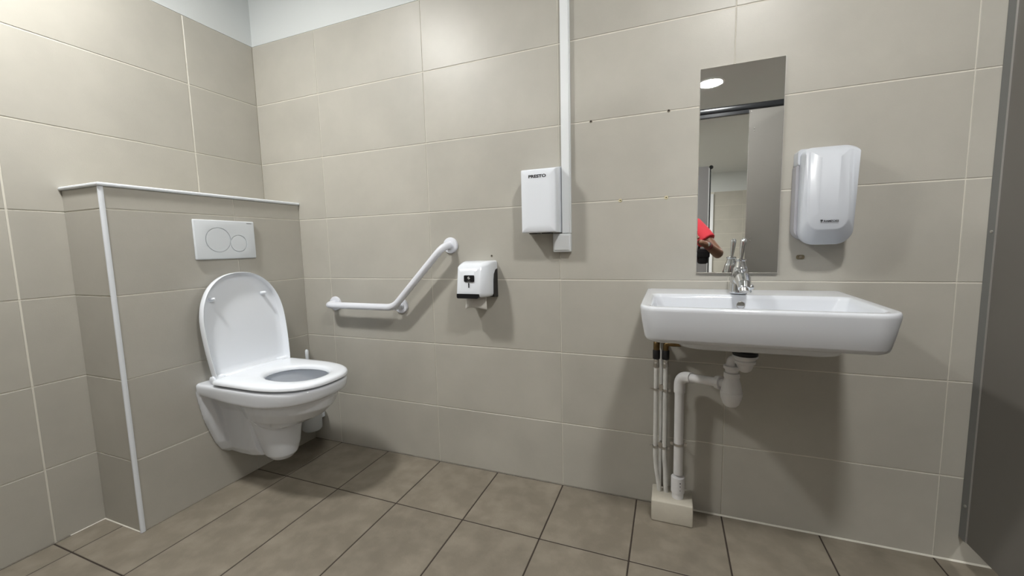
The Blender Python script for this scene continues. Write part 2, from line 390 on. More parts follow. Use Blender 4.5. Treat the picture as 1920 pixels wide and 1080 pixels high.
# underside of the rim apron drops towards the middle
def apron(x): return -0.020*sin(pi*min(1, max(0, (x-X0)/0.56)))**1.0
slab = loft([ringz(dshape(.170, X0, .768), .440, apron), ringz(dshape(.178, X0, .778), .446, apron), ringz(dshape(.181, X0, .784), .456), ringz(dshape(.182, X0, .787), .476),
             ringz(dshape(.180, X0, .785), .484), ringz(dshape(.174, X0, .778), .4875)])
def ell(cx, hx, hy, z, n=36, p=2.0):
    out = []
    for k in range(n):
        a = 2*pi*k/n; c, s = cos(a), sin(a)
        out.append((cx+hx*math.copysign(abs(c)**(2/p), c), YC+hy*math.copysign(abs(s)**(2/p), s), z))
    return out
bowl = loft([ell(.545, .222, .166, .455), ell(.545, .216, .162, .425), ell(.538, .204, .152, .385), ell(.522, .176, .134, .345), ell(.505, .125, .105, .312), ell(.49, .08, .08, .29)])
# fold below the bowl front and the trap lobe
lobe = loft([ell(.450, .122, .115, .36), ell(.455, .110, .094, .30), ell(.460, .098, .080, .245), ell(.466, .086, .070, .195), ell(.468, .070, .060, .155), ell(.468, .048, .042, .133), ell(.468, .022, .020, .124)])
# middle body from the wall to the lobe
def hring(x, prof):  # prof: list of (half width, z) from top to bottom
    return [(x, YC+w, z) for w, z in prof] + [(x, YC-w, z) for w, z in reversed(prof)]
body = loft([hring(X0,  [(.165, .450), (.125, .36), (.110, .26), (.100, .195), (.075, .160), (.035, .148)]),
             hring(.30, [(.150, .450), (.105, .36), (.095, .26), (.088, .185), (.066, .148), (.030, .136)]),
             hring(.37, [(.140, .450), (.100, .36), (.090, .26), (.080, .180), (.060, .146), (.030, .136)]),
             hring(.42, [(.140, .450), (.108, .36), (.090, .26), (.076, .190), (.054, .152), (.026, .143)])])
# flange that hugs the wall
flange = loft([hring(X0, [(.181, .455), (.178, .420), (.163, .330), (.150, .285), (.128, .215), (.105, .172), (.075, .150), (.035, .144)]),
               hring(X0+.018, [(.180, .455), (.175, .420), (.158, .330), (.144, .285), (.122, .217), (.100, .177), (.070, .155), (.033, .148)]),
               hring(X0+.045, [(.165, .455), (.152, .420), (.130, .330), (.120, .285), (.108, .222), (.088, .182), (.064, .160), (.030, .150)])])
tbody = organic(join_me(slab, bowl, lobe, body, flange), 0.0042, 5)
# bowl cavity
cav = loft([ell(.592, .158, .127, .52), ell(.592, .158, .127, .470), ell(.590, .160, .130, .455), ell(.588, .150, .126, .435), ell(.575, .126, .108, .385), ell(.555, .095, .082, .345), ell(.545, .066, .058, .328), ell(.54, .030, .030, .322)])
tbody = boolean_cut(tbody, cav)
pan = link('pan', tbody, M['ceramic'], wc, True, 50)
link('water', loft([ell(.550, .072, .062, .336), ell(.550, .074, .064, .338)]), M['water'], wc)
link('fixing_cap', lathe((.330, YC-.105, .420), [(-.03, .012), (.012, .012), (.016, .008)], 'y', 14), M['greypl'], wc, True)
# seat ring
def seat_outer(inset, x0=.334):
    return dshape(.182-inset, x0+inset, .791-inset, cr=.022, xm=.515)
def polar_inner(outer, cx, hx, hy, p=2.15):
    out = []
    for x, y in outer:
        a = math.atan2((y-YC)/hy, (x-cx)/hx); c, s = cos(a), sin(a)
        out.append((cx+hx*math.copysign(abs(c)**(2/p), c), YC+hy*math.copysign(abs(s)**(2/p), s)))
    return out
so0 = seat_outer(0.004); so1 = seat_outer(0.0); so2 = seat_outer(0.003); so3 = seat_outer(0.012); so4 = seat_outer(0.03)
ci, hx_, hy_ = .596, .134, .098
si = lambda g: polar_inner(so1, ci, hx_+g, hy_+g)
seat = loft([ringz(so0, .4945), ringz(so1, .4975), ringz(so1, .504), ringz(so2, .510), ringz(so3, .514), ringz(so4, .5155),
             ringz(si(.018), .5150), ringz(si(.008), .5125), ringz(si(.001), .506), ringz(si(0.0), .498), ringz(si(.004), .4945)], closed=True)
ridge = loft([rr for rr in [[(x, y, z) for x, y in rrect(.306, .355, YC-.118, YC+.134, .008)] for z in (.495, .5135)]] + [[(x, y, .5155) for x, y in rrect(.309, .352, YC-.115, YC+.131, .006)]])
seat_o = link('seat', join_me(seat, ridge), M['seat'], wc, True, 50)
for px, py in ((.74, YC-.085), (.74, YC+.085), (.45, YC-.14), (.45, YC+.14)):
    link('seat_buffer', lathe((px, py, .487), [(0, .009), (.006, .009)], 'z', 12), M['greypl'], seat_o, True)
for s in (-1, 1):
    h = link('hinge', lathe((.318, YC+.008+s*.148, .5045), [(-.023, .012), (-.021, .0155), (.019, .0155), (.023, .012)], 'y', 18), M['seat'], wc, True)
    link('hinge_pin', lathe((.318, YC+.008+s*.152, .486), [(0, .014), (.006, .014), (.008, .010)], 'z', 16), M['chrome'], h, True)
# lid: dish, built flat then tilted.  u along length, w = thickness towards the room
LL, LW = .430, .182
def lid_out(g):
    pts = []; n = 40; um = .20; p = 2.25
    for k in range(n+1):
        t = -pi/2 + pi*k/n; c, s = cos(t), sin(t)
        pts.append((um + (LL-g-um)*abs(c)**(2/p), (LW-g)*math.copysign(abs(s)**(2/p), s)))
    for k in range(1, 9):
        u = um*(1-k/8) + (g)*(k/8); wv = (LW-g) - 0.012*(k/8)**2
        pts.append((u, wv))
    m_ = len(pts)
    for k in range(1, 8): pts.append((g, (LW-g-.012)*(1-2*k/8)))
    for k in range(8, 0, -1):
        u = um*(1-k/8) + g*(k/8); wv = -((LW-g) - 0.012*(k/8)**2); pts.append((u, wv))
    return pts
lean = math.atan2(.058, .428)
def lidpt(u, v, w):
    # base at hinge line; plane leans back towards the wall
    return (.320 - u*sin(lean) + w*cos(lean) - .012, YC+.016 + v, .500 + u*cos(lean) + w*sin(lean))
def lr(g, w): return [lidpt(u, v, w) for u, v in lid_out(g)]
lid = loft([lr(.030, -.003), lr(.012, -.002), lr(.003, .002), lr(0, .008), lr(.0005, .030), lr(.002, .0325), lr(.005, .031), lr(.008, .012), lr(.016, .0050), lr(.040, .0035)])
lid_o = link('lid', lid, M['seat'], wc, True, 60)
for v, z in ((-.122, .823), (.104, .825)):
    u = (z-.500)/cos(lean); p0 = lidpt(u, v, .002)
    link('lid_buffer', tube([p0, lidpt(u, v, .020), lidpt(u, v, .031), lidpt(u, v, .034)], [.0085, .0075, .006, .003], 14), M['seat'], lid_o, True)

# ---------------------------------------------------------------- flush plate
fp = tag(empty('flush_plate', (BX, -0.385, 1.07)), 'white dual-flush plate with two round buttons above the toilet', 'flush plate')
def fr_(g, x, r_=.004): return [(x, y, z) for y, z in rrect(-.5160+g, -.2600-g, .9880+g, 1.1520-g, r_)]
plate = loft([fr_(0.002, BX+.0003), fr_(0, BX+.003), fr_(0.0003, BX+.0085), fr_(.002, BX+.0112), fr_(.004, BX+.012)])
c1, r1 = (-.4235, 1.0690), .0525
c2, r2 = (-.3375, 1.0540), .0375
cut = join_me(lathe((BX+.0085, c1[0], c1[1]), [(0, r1), (.01, r1)], 'x', 64))
plate = boolean_cut(plate, cut)
plate = boolean_cut(plate, lathe((BX+.0085, c2[0], c2[1]), [(0, r2), (.01, r2)], 'x', 64))
link('plate', plate, M['plastic2'], fp, True, 30)
for c, rr_ in ((c1, r1), (c2, r2)):
    link('button', lathe((BX+.0085, c[0], c[1]), [(0, rr_-.0026), (.0024, rr_-.0026), (.0033, rr_-.0036)], 'x', 56), M['plastic2'], fp, True, 30)
tm = text_me('GEBERIT', .0068, 1.0, .0002)
tm.transform(Matrix.Translation((BX+.0122, -.284, 1.1425)) @ Matrix.Rotation(pi/2, 4, 'Z') @ Matrix.Rotation(pi/2, 4, 'X'))
link('lettering', tm, M['inkgrey'], fp)

# ---------------------------------------------------------------- toilet brush
br = tag(empty('toilet_brush', (.297, -.08, .07)), 'white toilet brush in a round pot in the corner behind the toilet', 'toilet brush')
link('pot', lathe((.300, -.075, .085), [(0, .030), (.003, .042), (.010, .048), (.13, .052), (.132, .050), (.132, .046), (.02, .042)], 'z', 32), M['plastic2'], br, True)
link('wall_bracket', box_me(.285, .315, -.030, -.001, .13, .20, .003), M['plastic2'], br)
link('handle', tube([(.304, -.078, .16), (.306, -.079, .40), (.307, -.080, .470), (.307, -.080, .508), (.307, -.080, .514)], [.0065, .0065, .0085, .0085, .004], 14), M['plastic2'], br, True)

# ---------------------------------------------------------------- grab bar
gb = tag(empty('grab_bar', (.78, -.03, .85)), 'white angled grab bar bent upward on the back wall beside the toilet', 'grab bar')
gy = -.062
path = [(.444, -.006, .745), (.444, gy, .745), (.846, gy, .745), (1.123, gy, 1.022), (1.123, -.006, 1.022)]
link('bar', tube(bend(path, [.035, .040, .045], 10), .0158, 22), M['nylon'], gb, True, 60)
link('stub', tube([(.846, gy, .745), (.846, -.006, .745)], .0135, 18), M['nylon'], gb, True)
for (x, z) in ((.444, .745), (.846, .745), (1.123, 1.022)):
    f = link('wall_flange', lathe((x, -.0005, z), [(0, .0355), (-.006, .0355), (-.010, .033), (-.0115, .028), (-.012, .019)], 'y', 36), M['nylon'], gb, True)
    link('collar', lathe((x, -.0115, z), [(0, .0185), (-.005, .0185), (-.006, .017)], 'y', 24), M['nylon'], f, True)

# ---------------------------------------------------------------- toilet paper dispenser
tp = tag(empty('paper_dispenser', (1.27, 0, .88)), 'small white toilet paper dispenser with black trim and paper hanging out', 'paper dispenser')
TZ0, TZ1 = .806, .955
def tpd(z):   # depth of the front by height: rounded shoulder
    t = max(0, (z-.905)/(TZ1-.905)); return .120 - .052*(t**2.0) + 0.004*(TZ1-z)/.15
def tpring(gx0, gx1, gz0, gz1, yfun, rad=.012):
    return [(x, yfun(z), z) for x, z in rrect(1.203+gx0, 1.343-gx1, TZ0+gz0, TZ1-gz1, rad, 7)]
shell = loft([tpring(0, 0, 0, 0, lambda z: -.0005), tpring(0, 0, 0, 0, lambda z: -.30*tpd(z), .014), tpring(.0, .002, .0, .0, lambda z: -.60*tpd(z), .016),
              tpring(.003, .010, .002, .002, lambda z: -.85*tpd(z), .018), tpring(.008, .024, .005, .008, lambda z: -.975*tpd(z), .016), tpring(.012, .028, .009, .014, lambda z: -tpd(z), .014),
              tpring(.03, .05, .03, .035, lambda z: -tpd(z), .010)])
link('cover', shell, M['enamel'], tp, True, 50)
# black strip along the front bottom, black side inset
fs = loft([[(x, y, z) for x, z in rrect(1.212, 1.314, .8045, .8235, [.002, .004, .006, .012])] for y in (-.095, -.1255)])
link('front_strip', fs, M['black'], tp, True)
side = [(-.004, .920), (-.020, .917), (-.036, .900), (-.042, .875), (-.046, .812), (-.040, .803), (-.004, .800)]
link('side_inset', loft([[(x, y, z) for y, z in side] for x in (1.325, 1.3455)]), M['black'], tp)
lb = link('label_plate', loft([[(x, y, z) for x, z in rrect(1.2485, 1.2935, .8730, .8995, .004)] for y in (-.118, -.1258)]), M['black'], tp)
tm = join_me(text_me('S', .0165, 1.1, .0001), )
tm.transform(Matrix.Translation((1.2705, -.1259, .8880)) @ Matrix.Rotation(pi/2, 4, 'X')); link('emblem', tm, M['whiteprint'], lb)
tm = text_me('Rolls', .0058, 1.1, .0002); tm.transform(Matrix.Translation((1.2710, -.1262, .8880)) @ Matrix.Rotation(pi/2, 4, 'X')); link('emblem_text', tm, M['whiteprint'], lb)
tm = text_me('~~~~', .006, 1.0, .0001); tm.transform(Matrix.Translation((1.2705, -.1259, .8765)) @ Matrix.Rotation(pi/2, 4, 'X')); link('emblem_line', tm, M['whiteprint'], lb)
link('key_slot', box_me(1.2668, 1.2705, -.1262, -.12, .8490, .8680, .001), M['black'], tp)
# hanging sheet
NP = 10; vs_, fs_ = [], []
zl = lambda t: .752 + .006*sin(t*pi*1.2)
for i in range(NP+1):
    t = i/NP
    for j in range(7):
        s_ = j/6
        x = (1.223 + .094*t) + (1-s_)*0 + (.004*(1-t)+.006*t)*s_*(1 if t > .5 else -1)
        y = -.062 - .012*sin(t*pi)*s_ - .006*s_ + .004*sin(t*9+s_*3)
        z = .812*(1-s_) + (zl(t) + .004*t)*s_
        vs_.append((x, y, z))
for i in range(NP):
    for j in range(6): a = i*7+j; fs_.append((a, a+1, a+8, a+7))
sheet = mesh_from(vs_, fs_)
so_ = tag(link('paper_sheet', sheet, M['paper'], smooth=True), 'loose end of toilet paper hanging below the dispenser', 'toilet paper')
sm = so_.modifiers.new('s', 'SOLIDIFY'); sm.thickness = .0008; bake(so_)

# ---------------------------------------------------------------- white box labelled PRESTO, conduit
pb = tag(empty('hygiene_box', (1.56, 0, 1.06)), 'white glossy wall box lettered PRESTO left of the conduit', 'dispenser')
def prr(g, y, r_=.006, zt=1.297, gl=0): return [(x, y, z if z < 1.2 else z) for x, z in rrect(1.4910+g, 1.6290-g, 1.061+g, zt-g, r_)]
px_ = loft([prr(0, -.0005, .003, 1.318), prr(0, -.045, .003, 1.309), prr(0, -.086, .003, 1.300), prr(.0012, -.0925, .004, 1.2985), prr(.005, -.0955, .004, 1.2975), prr(.03, -.0957, .004, 1.2970)])
link('casing', px_, M['enamel'], pb, True, 50)
for x in (1.515, 1.565): link('outlet_slot', box_me(x, x+.035, -.075, -.035, 1.0575, 1.0615, .001), M['black'], pb)
tm = text_me('PRESTO', .0150, 1.32, .0002, bold=.0006); tm.transform(Matrix.Translation((1.5575, -.0962, 1.2715)) @ Matrix.Rotation(pi/2, 4, 'X'))
link('lettering', tm, M['ink'], pb)
cd = tag(empty('cable_conduit', (1.649, 0, 1.06)), 'white plastic cable trunking running up the back wall to the ceiling', 'conduit')
link('base', box_me(1.6305, 1.6665, -.014, -.0005, 1.058, ZC-.001, .001), M['conduit'], cd)
link('cover', box_me(1.6318, 1.6632, -.019, -.013, 1.058, ZC-.001, .0015), M['conduit'], cd)
sb = tag(empty('junction_box', (1.6305, 0, .985)), 'small square white junction box at the lower end of the trunking', 'junction box')
link('housing', box_me(1.5965, 1.6665, -.024, -.0005, .985, 1.0565, .003), M['conduit'], sb)
link('cover_plate', box_me(1.6015, 1.6610, -.0275, -.023, .992, 1.0495, .002), M['conduit'], sb)

# ---------------------------------------------------------------- mirror
mr = tag(empty('mirror', (2.238, 0, .898)), 'tall narrow frameless mirror above the washbasin', 'mirror')
link('glass', box_me(2.1158, 2.3618, -.0055, -.0005, .9030, 1.5920, .0006, 1), M['mirror'], mr)
link('bottom_edge', box_me(2.1150, 2.3625, -.0062, -.0005, .8975, .9029, .0008), M['mirroredge'], mr)
link('side_edge', box_me(2.3619, 2.3634, -.0050, -.0005, .9030, 1.5920), M['aluline'], mr)

# ---------------------------------------------------------------- soap dispenser
sd = tag(empty('soap_dispenser', (2.465, 0, 1.0)), 'white wall soap dispenser with rounded bottom, right of the mirror', 'soap dispenser')
SZ0, SZ1 = .994, 1.290
def sdep(z):
    t = (z-SZ0)/(SZ1-SZ0)
    top = max(0, (t-.86)/.14)
    return .088 + .022*math.sin(min(1, t/.82)*pi/2) - .052*top**1.8
def sring(g0, g1, gz0, gz1, fy_, rt=.028, rb=.045):
    return [(x, fy_(z), z) for x, z in rrect(2.393+g0, 2.538-g1, SZ0+gz0, SZ1-gz1, [rt, rt, rb, rb], 9)]
back = loft([sring(.0, .008, .016, .045, lambda z: -.0005, .01, .035), sring(.0, .008, .014, .045, lambda z: -.046, .012, .038)])
link('back_housing', back, M['greypl'], sd, True)
topb = loft([[(x, y, z) for x, z in rrect(2.3955, 2.512, 1.240, 1.289, .010)] for y in (-.0005, -.05)])
link('top_block', topb, M['plastic'], sd, True)
def sf(k):
    def f(z):
        t = min(1, max(0, ((z-SZ0)/(SZ1-SZ0)-.62)/.25)); t = t*t*(3-2*t)
        return -sdep(z)*(k + (1-k)*t*.92)
    return f
cov = loft([sring(.012, .004, .004, .004, lambda z: -.42*sdep(z)), sring(.008, 0, 0, 0, lambda z: -.46*sdep(z)), sring(.008, 0, 0, 0, lambda z: -.78*sdep(z)), sring(.010, .003, .003, .001, sf(.86)),
            sring(.020, .016, .040, .002, sf(.93), .018, .034), sring(.022, .019, .043, .003, sf(.972), .018, .032),
            sring(.027, .025, .048, .006, sf(.99), .014, .028), sring(.048, .05, .08, .03, sf(1.0), .012, .016)])
link('cover', cov, M['plastic'], sd, True, 60)
tm = text_me('RAMPOES', .0074, 1.15, .0002, bold=.0002); tm.transform(Matrix.Translation((2.4745, -sdep(1.064)*1.018-.0008, 1.064)) @ Matrix.Rotation(pi/2, 4, 'X'))
link('lettering', tm, M['ink'], sd)
tri = loft([[(2.4470, y, 1.0680), (2.4520, y, 1.0690), (2.4545, y, 1.0650), (2.4520, y, 1.0655), (2.4490, y, 1.0600), (2.4500, y, 1.0650)] for y in (-sdep(1.064)*1.018-.001, -sdep(1.064)*1.018+.002)])
link('emblem', tri, M['ink'], sd)

# ---------------------------------------------------------------- washbasin
wb = tag(empty('washbasin', (2.247, 0, .70)), 'wide white rectangular ceramic washbasin fixed to the back wall', 'washbasin')
SX0, SX1, SYF, SYB = 1.9485, 2.5400, -.428, -.0008
def R(g, z, gf=None, rf=.06, rbk=.006, gb_=0.0):
    gf = g if gf is None else gf
    return [(x, y, z) for x, y in rrect(SX0+g, SX1-g, SYF+gf, SYB-gb_, [rbk, rbk, rf, rf], 10)]
def Rin(g, z, yb, rr_=.03, gf=None):
    gf = g if gf is None else gf
    return [(x, y, z) for x, y in rrect(SX0+g, SX1-g, SYF+gf, yb, [rr_, rr_, rr_+.01, rr_+.01], 10)]
ZB = .732; ZTP = .8435
wbm = loft([R(.10, ZB+.002, .10, .04), R(.032, ZB, .036, .042), R(.022, ZB+.002, .026, .045), R(.016, ZB+.007, .019, .048), R(.0125, ZB+.015, .015, .052), R(.006, ZB+.055, .008, .055), R(.0005, ZTP-.012, .001, .06), R(.0008, ZTP-.005, .001, .06), R(.003, ZTP-.001, .0035, .058), R(.006, ZTP, .007, .055), R(.012, ZTP, .012, .05, .006, .006),
             Rin(.020, ZTP, -.134, .022), Rin(.026, ZTP-.0005, -.140, .022), Rin(.030, ZTP-.003, -.144, .022), Rin(.034, ZTP-.012, -.148, .024), Rin(.046, ZTP-.060, -.152, .034), Rin(.060, ZTP-.080, -.160, .040), Rin(.10, ZTP-.090, -.185, .040), Rin(.2, ZTP-.094, -.22, .03)])
for v in wbm.vertices:
    if v.co.z > .775: v.co.z -= .017*abs(v.co.y)*min(1, (v.co.z-.775)/.05)
basin = link('basin', wbm, M['ceramic'], wb, True, 60)
ub = loft([[(x, y, z) for x, y in rrect(2.045+g, 2.465-g, -.34+g, -.05-g*.5, .05, 8)] for g, z in ((-.02, .742), (0, .722), (.010, .706), (.030, .698), (.09, .696))])
link('bowl_underside', ub, M['ceramic'], wb, True, 60)
link('overflow_ring', lathe((2.237, -.1480, .8095), [(.0, .0125), (-.0022, .0125), (-.003, .0105), (-.0012, .0095)], 'y', 24), M['steel'], wb, True)
link('overflow_hole', lathe((2.237, -.1483, .8095), [(0, .0095), (-.0015, .0095)], 'y', 24), mat('overflow_dark', (.20, .19, .16), .4, metal=.5), wb)
link('drain_plug', lathe((2.238, -.27, .7525), [(0, .030), (.002, .030), (.004, .022), (.005, .004)], 'z', 28), M['chrome'], wb, True)

# ---------------------------------------------------------------- tap
tx, ty = 2.234, -.112
tap = tag(empty('tap', (tx, ty, ZTP)), 'chrome mixer tap with long upright lever on the washbasin', 'tap')
base = loft([circ((tx, ty, ZTP+.0002), .0265, n=28), circ((tx, ty, ZTP+.006), .0262, n=28), circ((tx, ty-.001, ZTP+.030), .0245, n=28), circ((tx+.002, ty-.001, ZTP+.060), .0235, n=28), circ((tx+.004, ty, ZTP+.080), .0215, n=28), circ((tx+.005, ty+.001, ZTP+.088), .018, n=28)])
sp = tube([(tx+.003, ty+.01, ZTP+.052), (tx+.004, ty-.020, ZTP+.056), (tx+.004, ty-.052, ZTP+.050), (tx+.004, ty-.078, ZTP+.036), (tx+.003, ty-.090, ZTP+.022)], [.020, .0235, .0225, .0195, .0160], 24)
link('body', organic(join_me(base, sp), .0016, 6), M['chrome'], tap, True, 70)
link('aerator', tube([(tx+.003, ty-.088, ZTP+.024), (tx+.003, ty-.0925, ZTP+.0155)], .0125, 20), M['steel'], tap, True)
col = link('cartridge_cap', lathe((tx+.004, ty, ZTP+.080), [(0, .0195), (.006, .0185), (.018, .0145), (.024, .0140), (.026, .0165), (.029, .0165), (.031, .012)], 'z', 26), M['chrome'], tap, True)
link('lever', tube([(tx+.004, ty, ZTP+.108), (tx+.006, ty, ZTP+.118), (tx+.008, ty-.001, ZTP+.142), (tx+.010, ty-.002, ZTP+.164), (tx+.011, ty-.002, ZTP+.172), (tx+.011, ty-.002, ZTP+.176)], [.0055, .0055, .0075, .0090, .0080, .003], 20), M['chrome'], tap, True, 60)
link('plug_rod', join_me(tube([(tx+.040, ty+.030, ZTP+.0005), (tx+.040, ty+.030, ZTP+.012)], .0035, 10), lathe((tx+.040, ty+.030, ZTP+.0175), [(-.0098, .002), (-.0075, .0065), (-.003, .0095), (.003, .0095), (.0075, .0065), (.0098, .002)], 'z', 20)), M['chrome'], tap, True)

# ---------------------------------------------------------------- plumbing under the basin
dx, dy = 2.238, -.185
tr = tag(empty('bottle_trap', (dx, dy, .49)), 'white plastic bottle trap and waste pipe under the washbasin', 'drain trap')
wx = 2.246; wy = -.20
link('rubber_seal', lathe((wx, wy, .697), [(0, .030), (-.020, .030), (-.022, .034), (-.030, .035), (-.034, .033)], 'z', 32), M['rubber'], tr, True)
link('waste_cup', lathe((wx, wy, .664), [(0, .035), (-.005, .036), (-.009, .032), (-.013, .028), (-.015, .027), (-.017, .030), (-.025, .029), (-.028, .024), (-.039, .0215), (-.047, .018), (-.053, .010)], 'z', 32), M['pvc'], tr, True)
tx2, ty2 = 2.213, -.190
link('elbow', tube(bend([(wx-.008, wy+.004, .648), (tx2-.004, ty2, .650), (tx2, ty2, .600)], .022, 8), .0145, 20), M['pvc'], tr, True)
link('union_nut', lathe((tx2, ty2, .6150), [(.012, .021), (.010, .0245), (.002, .0245), (-.002, .020), (-.010, .0185)], 'z', 28), M['pvc'], tr, True)
TB = .492
link('trap_body', lathe((tx2, ty2, TB), [(.112, .0180), (.110, .0225), (.097, .0230), (.094, .0210), (.087, .0225), (.074, .0270), (.056, .0300), (.049, .0305)], 'z', 32), M['pvc'], tr, True)
cupb = link('trap_cup', lathe((tx2, ty2, TB), [(.049, .0318), (.040, .0315), (.026, .0290), (.010, .0230), (.003, .0160), (.0, .008)], 'z', 32), M['pvc'], tr, True)
HP = [(tx2-.02, ty2+.02, .564), (2.118, -.100, .558), (2.068, -.062, .5435), (2.066, -.060, .40), (2.066, -.060, .150)]
link('trap_outlet', tube([(tx2, ty2, .562), (tx2-.034, ty2+.020, .5615)], .0145, 20), M['pvc'], tr, True)
ox, oy, oz = tx2-.030, ty2+.018, .5610
e0 = Vector((ox, oy, oz)); e1 = Vector((2.066, -.062, .537))
dh = (e1-e0).normalized()
link('outlet_nut', tube([e0-dh*.004, e0+dh*.011], .0220, 10), M['pvc'], tr, False)
link('horizontal_pipe', tube([e0, e1-dh*.045], .0148, 20), M['pvc'], tr, True)
link('pipe_elbow', tube([e1-dh*.052] + bend([e1-dh*.050, e1, (2.066, -.062, .485)], .034, 10)[1:-1] + [(2.066, -.062, .478)], .0190, 22), M['pvc'], tr, True)
link('vertical_pipe', tube([(2.066, -.062, .485), (2.066, -.062, .17)], .0160, 22), M['pvc'], tr, True)
sk = link('socket', lathe((2.066, -.062, .0785), [(0, .0200), (.022, .0200), (.024, .0235), (.078, .0235), (.081, .0225), (.083, .017)], 'z', 26), M['pvc'], tr, True)
for k, z in enumerate((.145, .133, .118)):
    link('paint_chip', lathe((2.0735, -.0848, z), [(0, .0022-.0004*k), (-.0006, .0015)], 'y', 8), M['ink'], sk)
def clamp(c, r_, parent, name='pipe_clamp'):
    return link(name, loft([[(c[0]+rr2*cos(2*pi*k/24), c[1]+rr2*sin(2*pi*k/24), c[2]+dz) for k in range(24)] for rr2, dz in ((r_, -.004), (r_+.0022, -.004), (r_+.0022, .004), (r_, .004))], closed=True), M['steel'], parent, True)
cz = clamp((2.066, -.062, .284), .0160, tr)
for xe in (2.0835, 2.0375): link('clamp_ear', box_me(xe, xe+.011, -.064, -.060, .278, .290, .001), M['steel'], cz)
link('clamp_rod', tube([(2.066, -.046, .284), (2.066, -.001, .284)], .003, 8), M['steel'], cz)

# supply pipes
for i, (xa, lab) in enumerate(((1.9865, 'left of two thin white water pipes under the washbasin'), (2.0180, 'right of two thin white water pipes under the washbasin'))):
    yb = -.045
    sp_ = tag(empty('supply_pipe', (xa, yb, .08)), lab, 'water pipe', 'water supply pipes under the washbasin')
    bx_ = xa + (.016 if i == 0 else .008)
    link('pipe', tube([(bx_, -.042, .079), (bx_-.002, -.042, .10), (xa+.004, yb, .17), (xa, yb, .215), (xa, yb, .560)], .0080, 14), M['pipe'], sp_, True)
    link('compression_nut', lathe((xa, yb, .556), [(0, .0085), (.004, .0100), (.018, .0100), (.022, .0085), (.030, .0095), (.034, .0080)], 'z', 8), M['steel'], sp_)
    link('black_sleeve', lathe((xa, yb, .590), [(0, .0115), (.002, .0128), (.030, .0128), (.034, .0115)], 'z', 18), M['rubber'], sp_, True)
    if i == 0:
        link('brass_elbow', tube(bend([(xa, yb, .622), (xa, yb, .652), (xa+.004, yb+.03, .664)], .014, 6), .0112, 14), M['brass'], sp_, True)
    else:
        link('brass_elbow', tube(bend([(xa, yb, .622), (xa, yb, .648), (xa+.034, yb-.006, .650), (xa+.050, yb-.010, .652)], .012, 6), .0098, 14), M['brass'], sp_, True)
        link('flexible_hose', tube([(xa+.045, yb-.010, .652), (xa+.085, yb-.012, .650), (xa+.125, yb-.014, .662), (xa+.17, yb-.02, .684), (xa+.185, yb-.02, .700)], .0052, 12), M['chrome'], sp_, True)
cb = tag(empty('back_conduit', (2.003, -.012, .08)), 'thin grey-white strip running up the wall between the two water pipes', 'pipe')
link('strip', box_me(1.9985, 2.0085, -.016, -.0005, .082, .66, .002), M['pipe'], cb)
for z, lab in ((.475, 'upper steel double clamp holding the two water pipes'), (.254, 'lower steel double clamp holding the two water pipes')):
    dc = tag(empty('double_clamp', (2.002, -.03, z)), lab, 'pipe clamp', 'clamps on the water pipes')
    for xa in (1.9865, 2.018): clamp((xa, -.045, z), .0082, dc, 'ring')
    link('bridge', box_me(1.996, 2.0095, -.050, -.0475, z-.004, z+.004, .0008), M['steel'], dc)
    link('ear', box_me(2.028, 2.037, -.048, -.045, z-.005, z+.005, .001), M['steel'], dc); link('ear', box_me(1.967, 1.9765, -.044, -.041, z-.003, z+.003, .001), M['steel'], dc)
    link('wall_screw', join_me(tube([(2.004, -.047, z+.010), (2.004, -.001, z+.010)], .0028, 8), lathe((2.004, -.047, z+.012), [(0, .009), (-.003, .009)], 'y', 14)), M['steel'], dc)
# plinth
bk = box_me(1.9765, 2.1165, -.1100, -.0004, .0, .0800, .005, 3)
bo = tag(link('pipe_plinth', bk, M['plaster'], smooth=True), 'small painted masonry block where the pipes enter the floor', 'block')

# ---------------------------------------------------------------- plugs and holes in the tiling
def plug(x, z, kind, lab):
    o = empty('wall_plug', (x, 0, z)); tag(o, lab, 'wall plug')
    if kind == 'dark':
        link('chipped_rim', lathe((x, -.0001, z), [(0, .0055), (-.0008, .0050), (-.0008, .0030)], 'y', 9), M['chip'], o)
        link('hole', lathe((x, -.0008, z+.001), [(0, .0030), (-.0006, .0028)], 'y', 12), M['dark'], o)
    elif kind == 'cream':
        link('plug_collar', lathe((x, -.0002, z), [(0, .0062), (-.0020, .0060), (-.0022, .0030)], 'y', 14), M['cream'], o, True)
        link('hole', lathe((x, -.0018, z), [(0, .0024), (-.0008, .0022)], 'y', 10), M['dark'], o)
    else:
        link('glue_patch', loft([[(xx, y, zz) for xx, zz in rrect(x-.0125, x+.0105, z-.0075, z+.0065, .0055, 5)] for y in (-.0001, -.0016)]), M['olive'], o)
        link('plug_collar', lathe((x-.001, -.0014, z), [(0, .0042), (-.0014, .0038), (-.0014, .002)], 'y', 12), M['chip'], o)
plug(1.743, 1.4710, 'dark', 'small dark drill hole on the upper grout line, near the trunking')
plug(2.016, 1.4722, 'dark', 'larger chipped drill hole on the upper grout line, left of the mirror')
plug(1.851, 1.1722, 'cream', 'cream wall plug on the grout line, the one farther from the mirror')
plug(2.012, 1.1726, 'cream', 'cream wall plug on the grout line, the one nearer the mirror')
plug(1.319, .9730, 'dark', 'tiny dark drill hole just above the paper dispenser')
plug(2.427, .9540, 'olive', 'brown oblong glue spot with a plug below the soap dispenser')

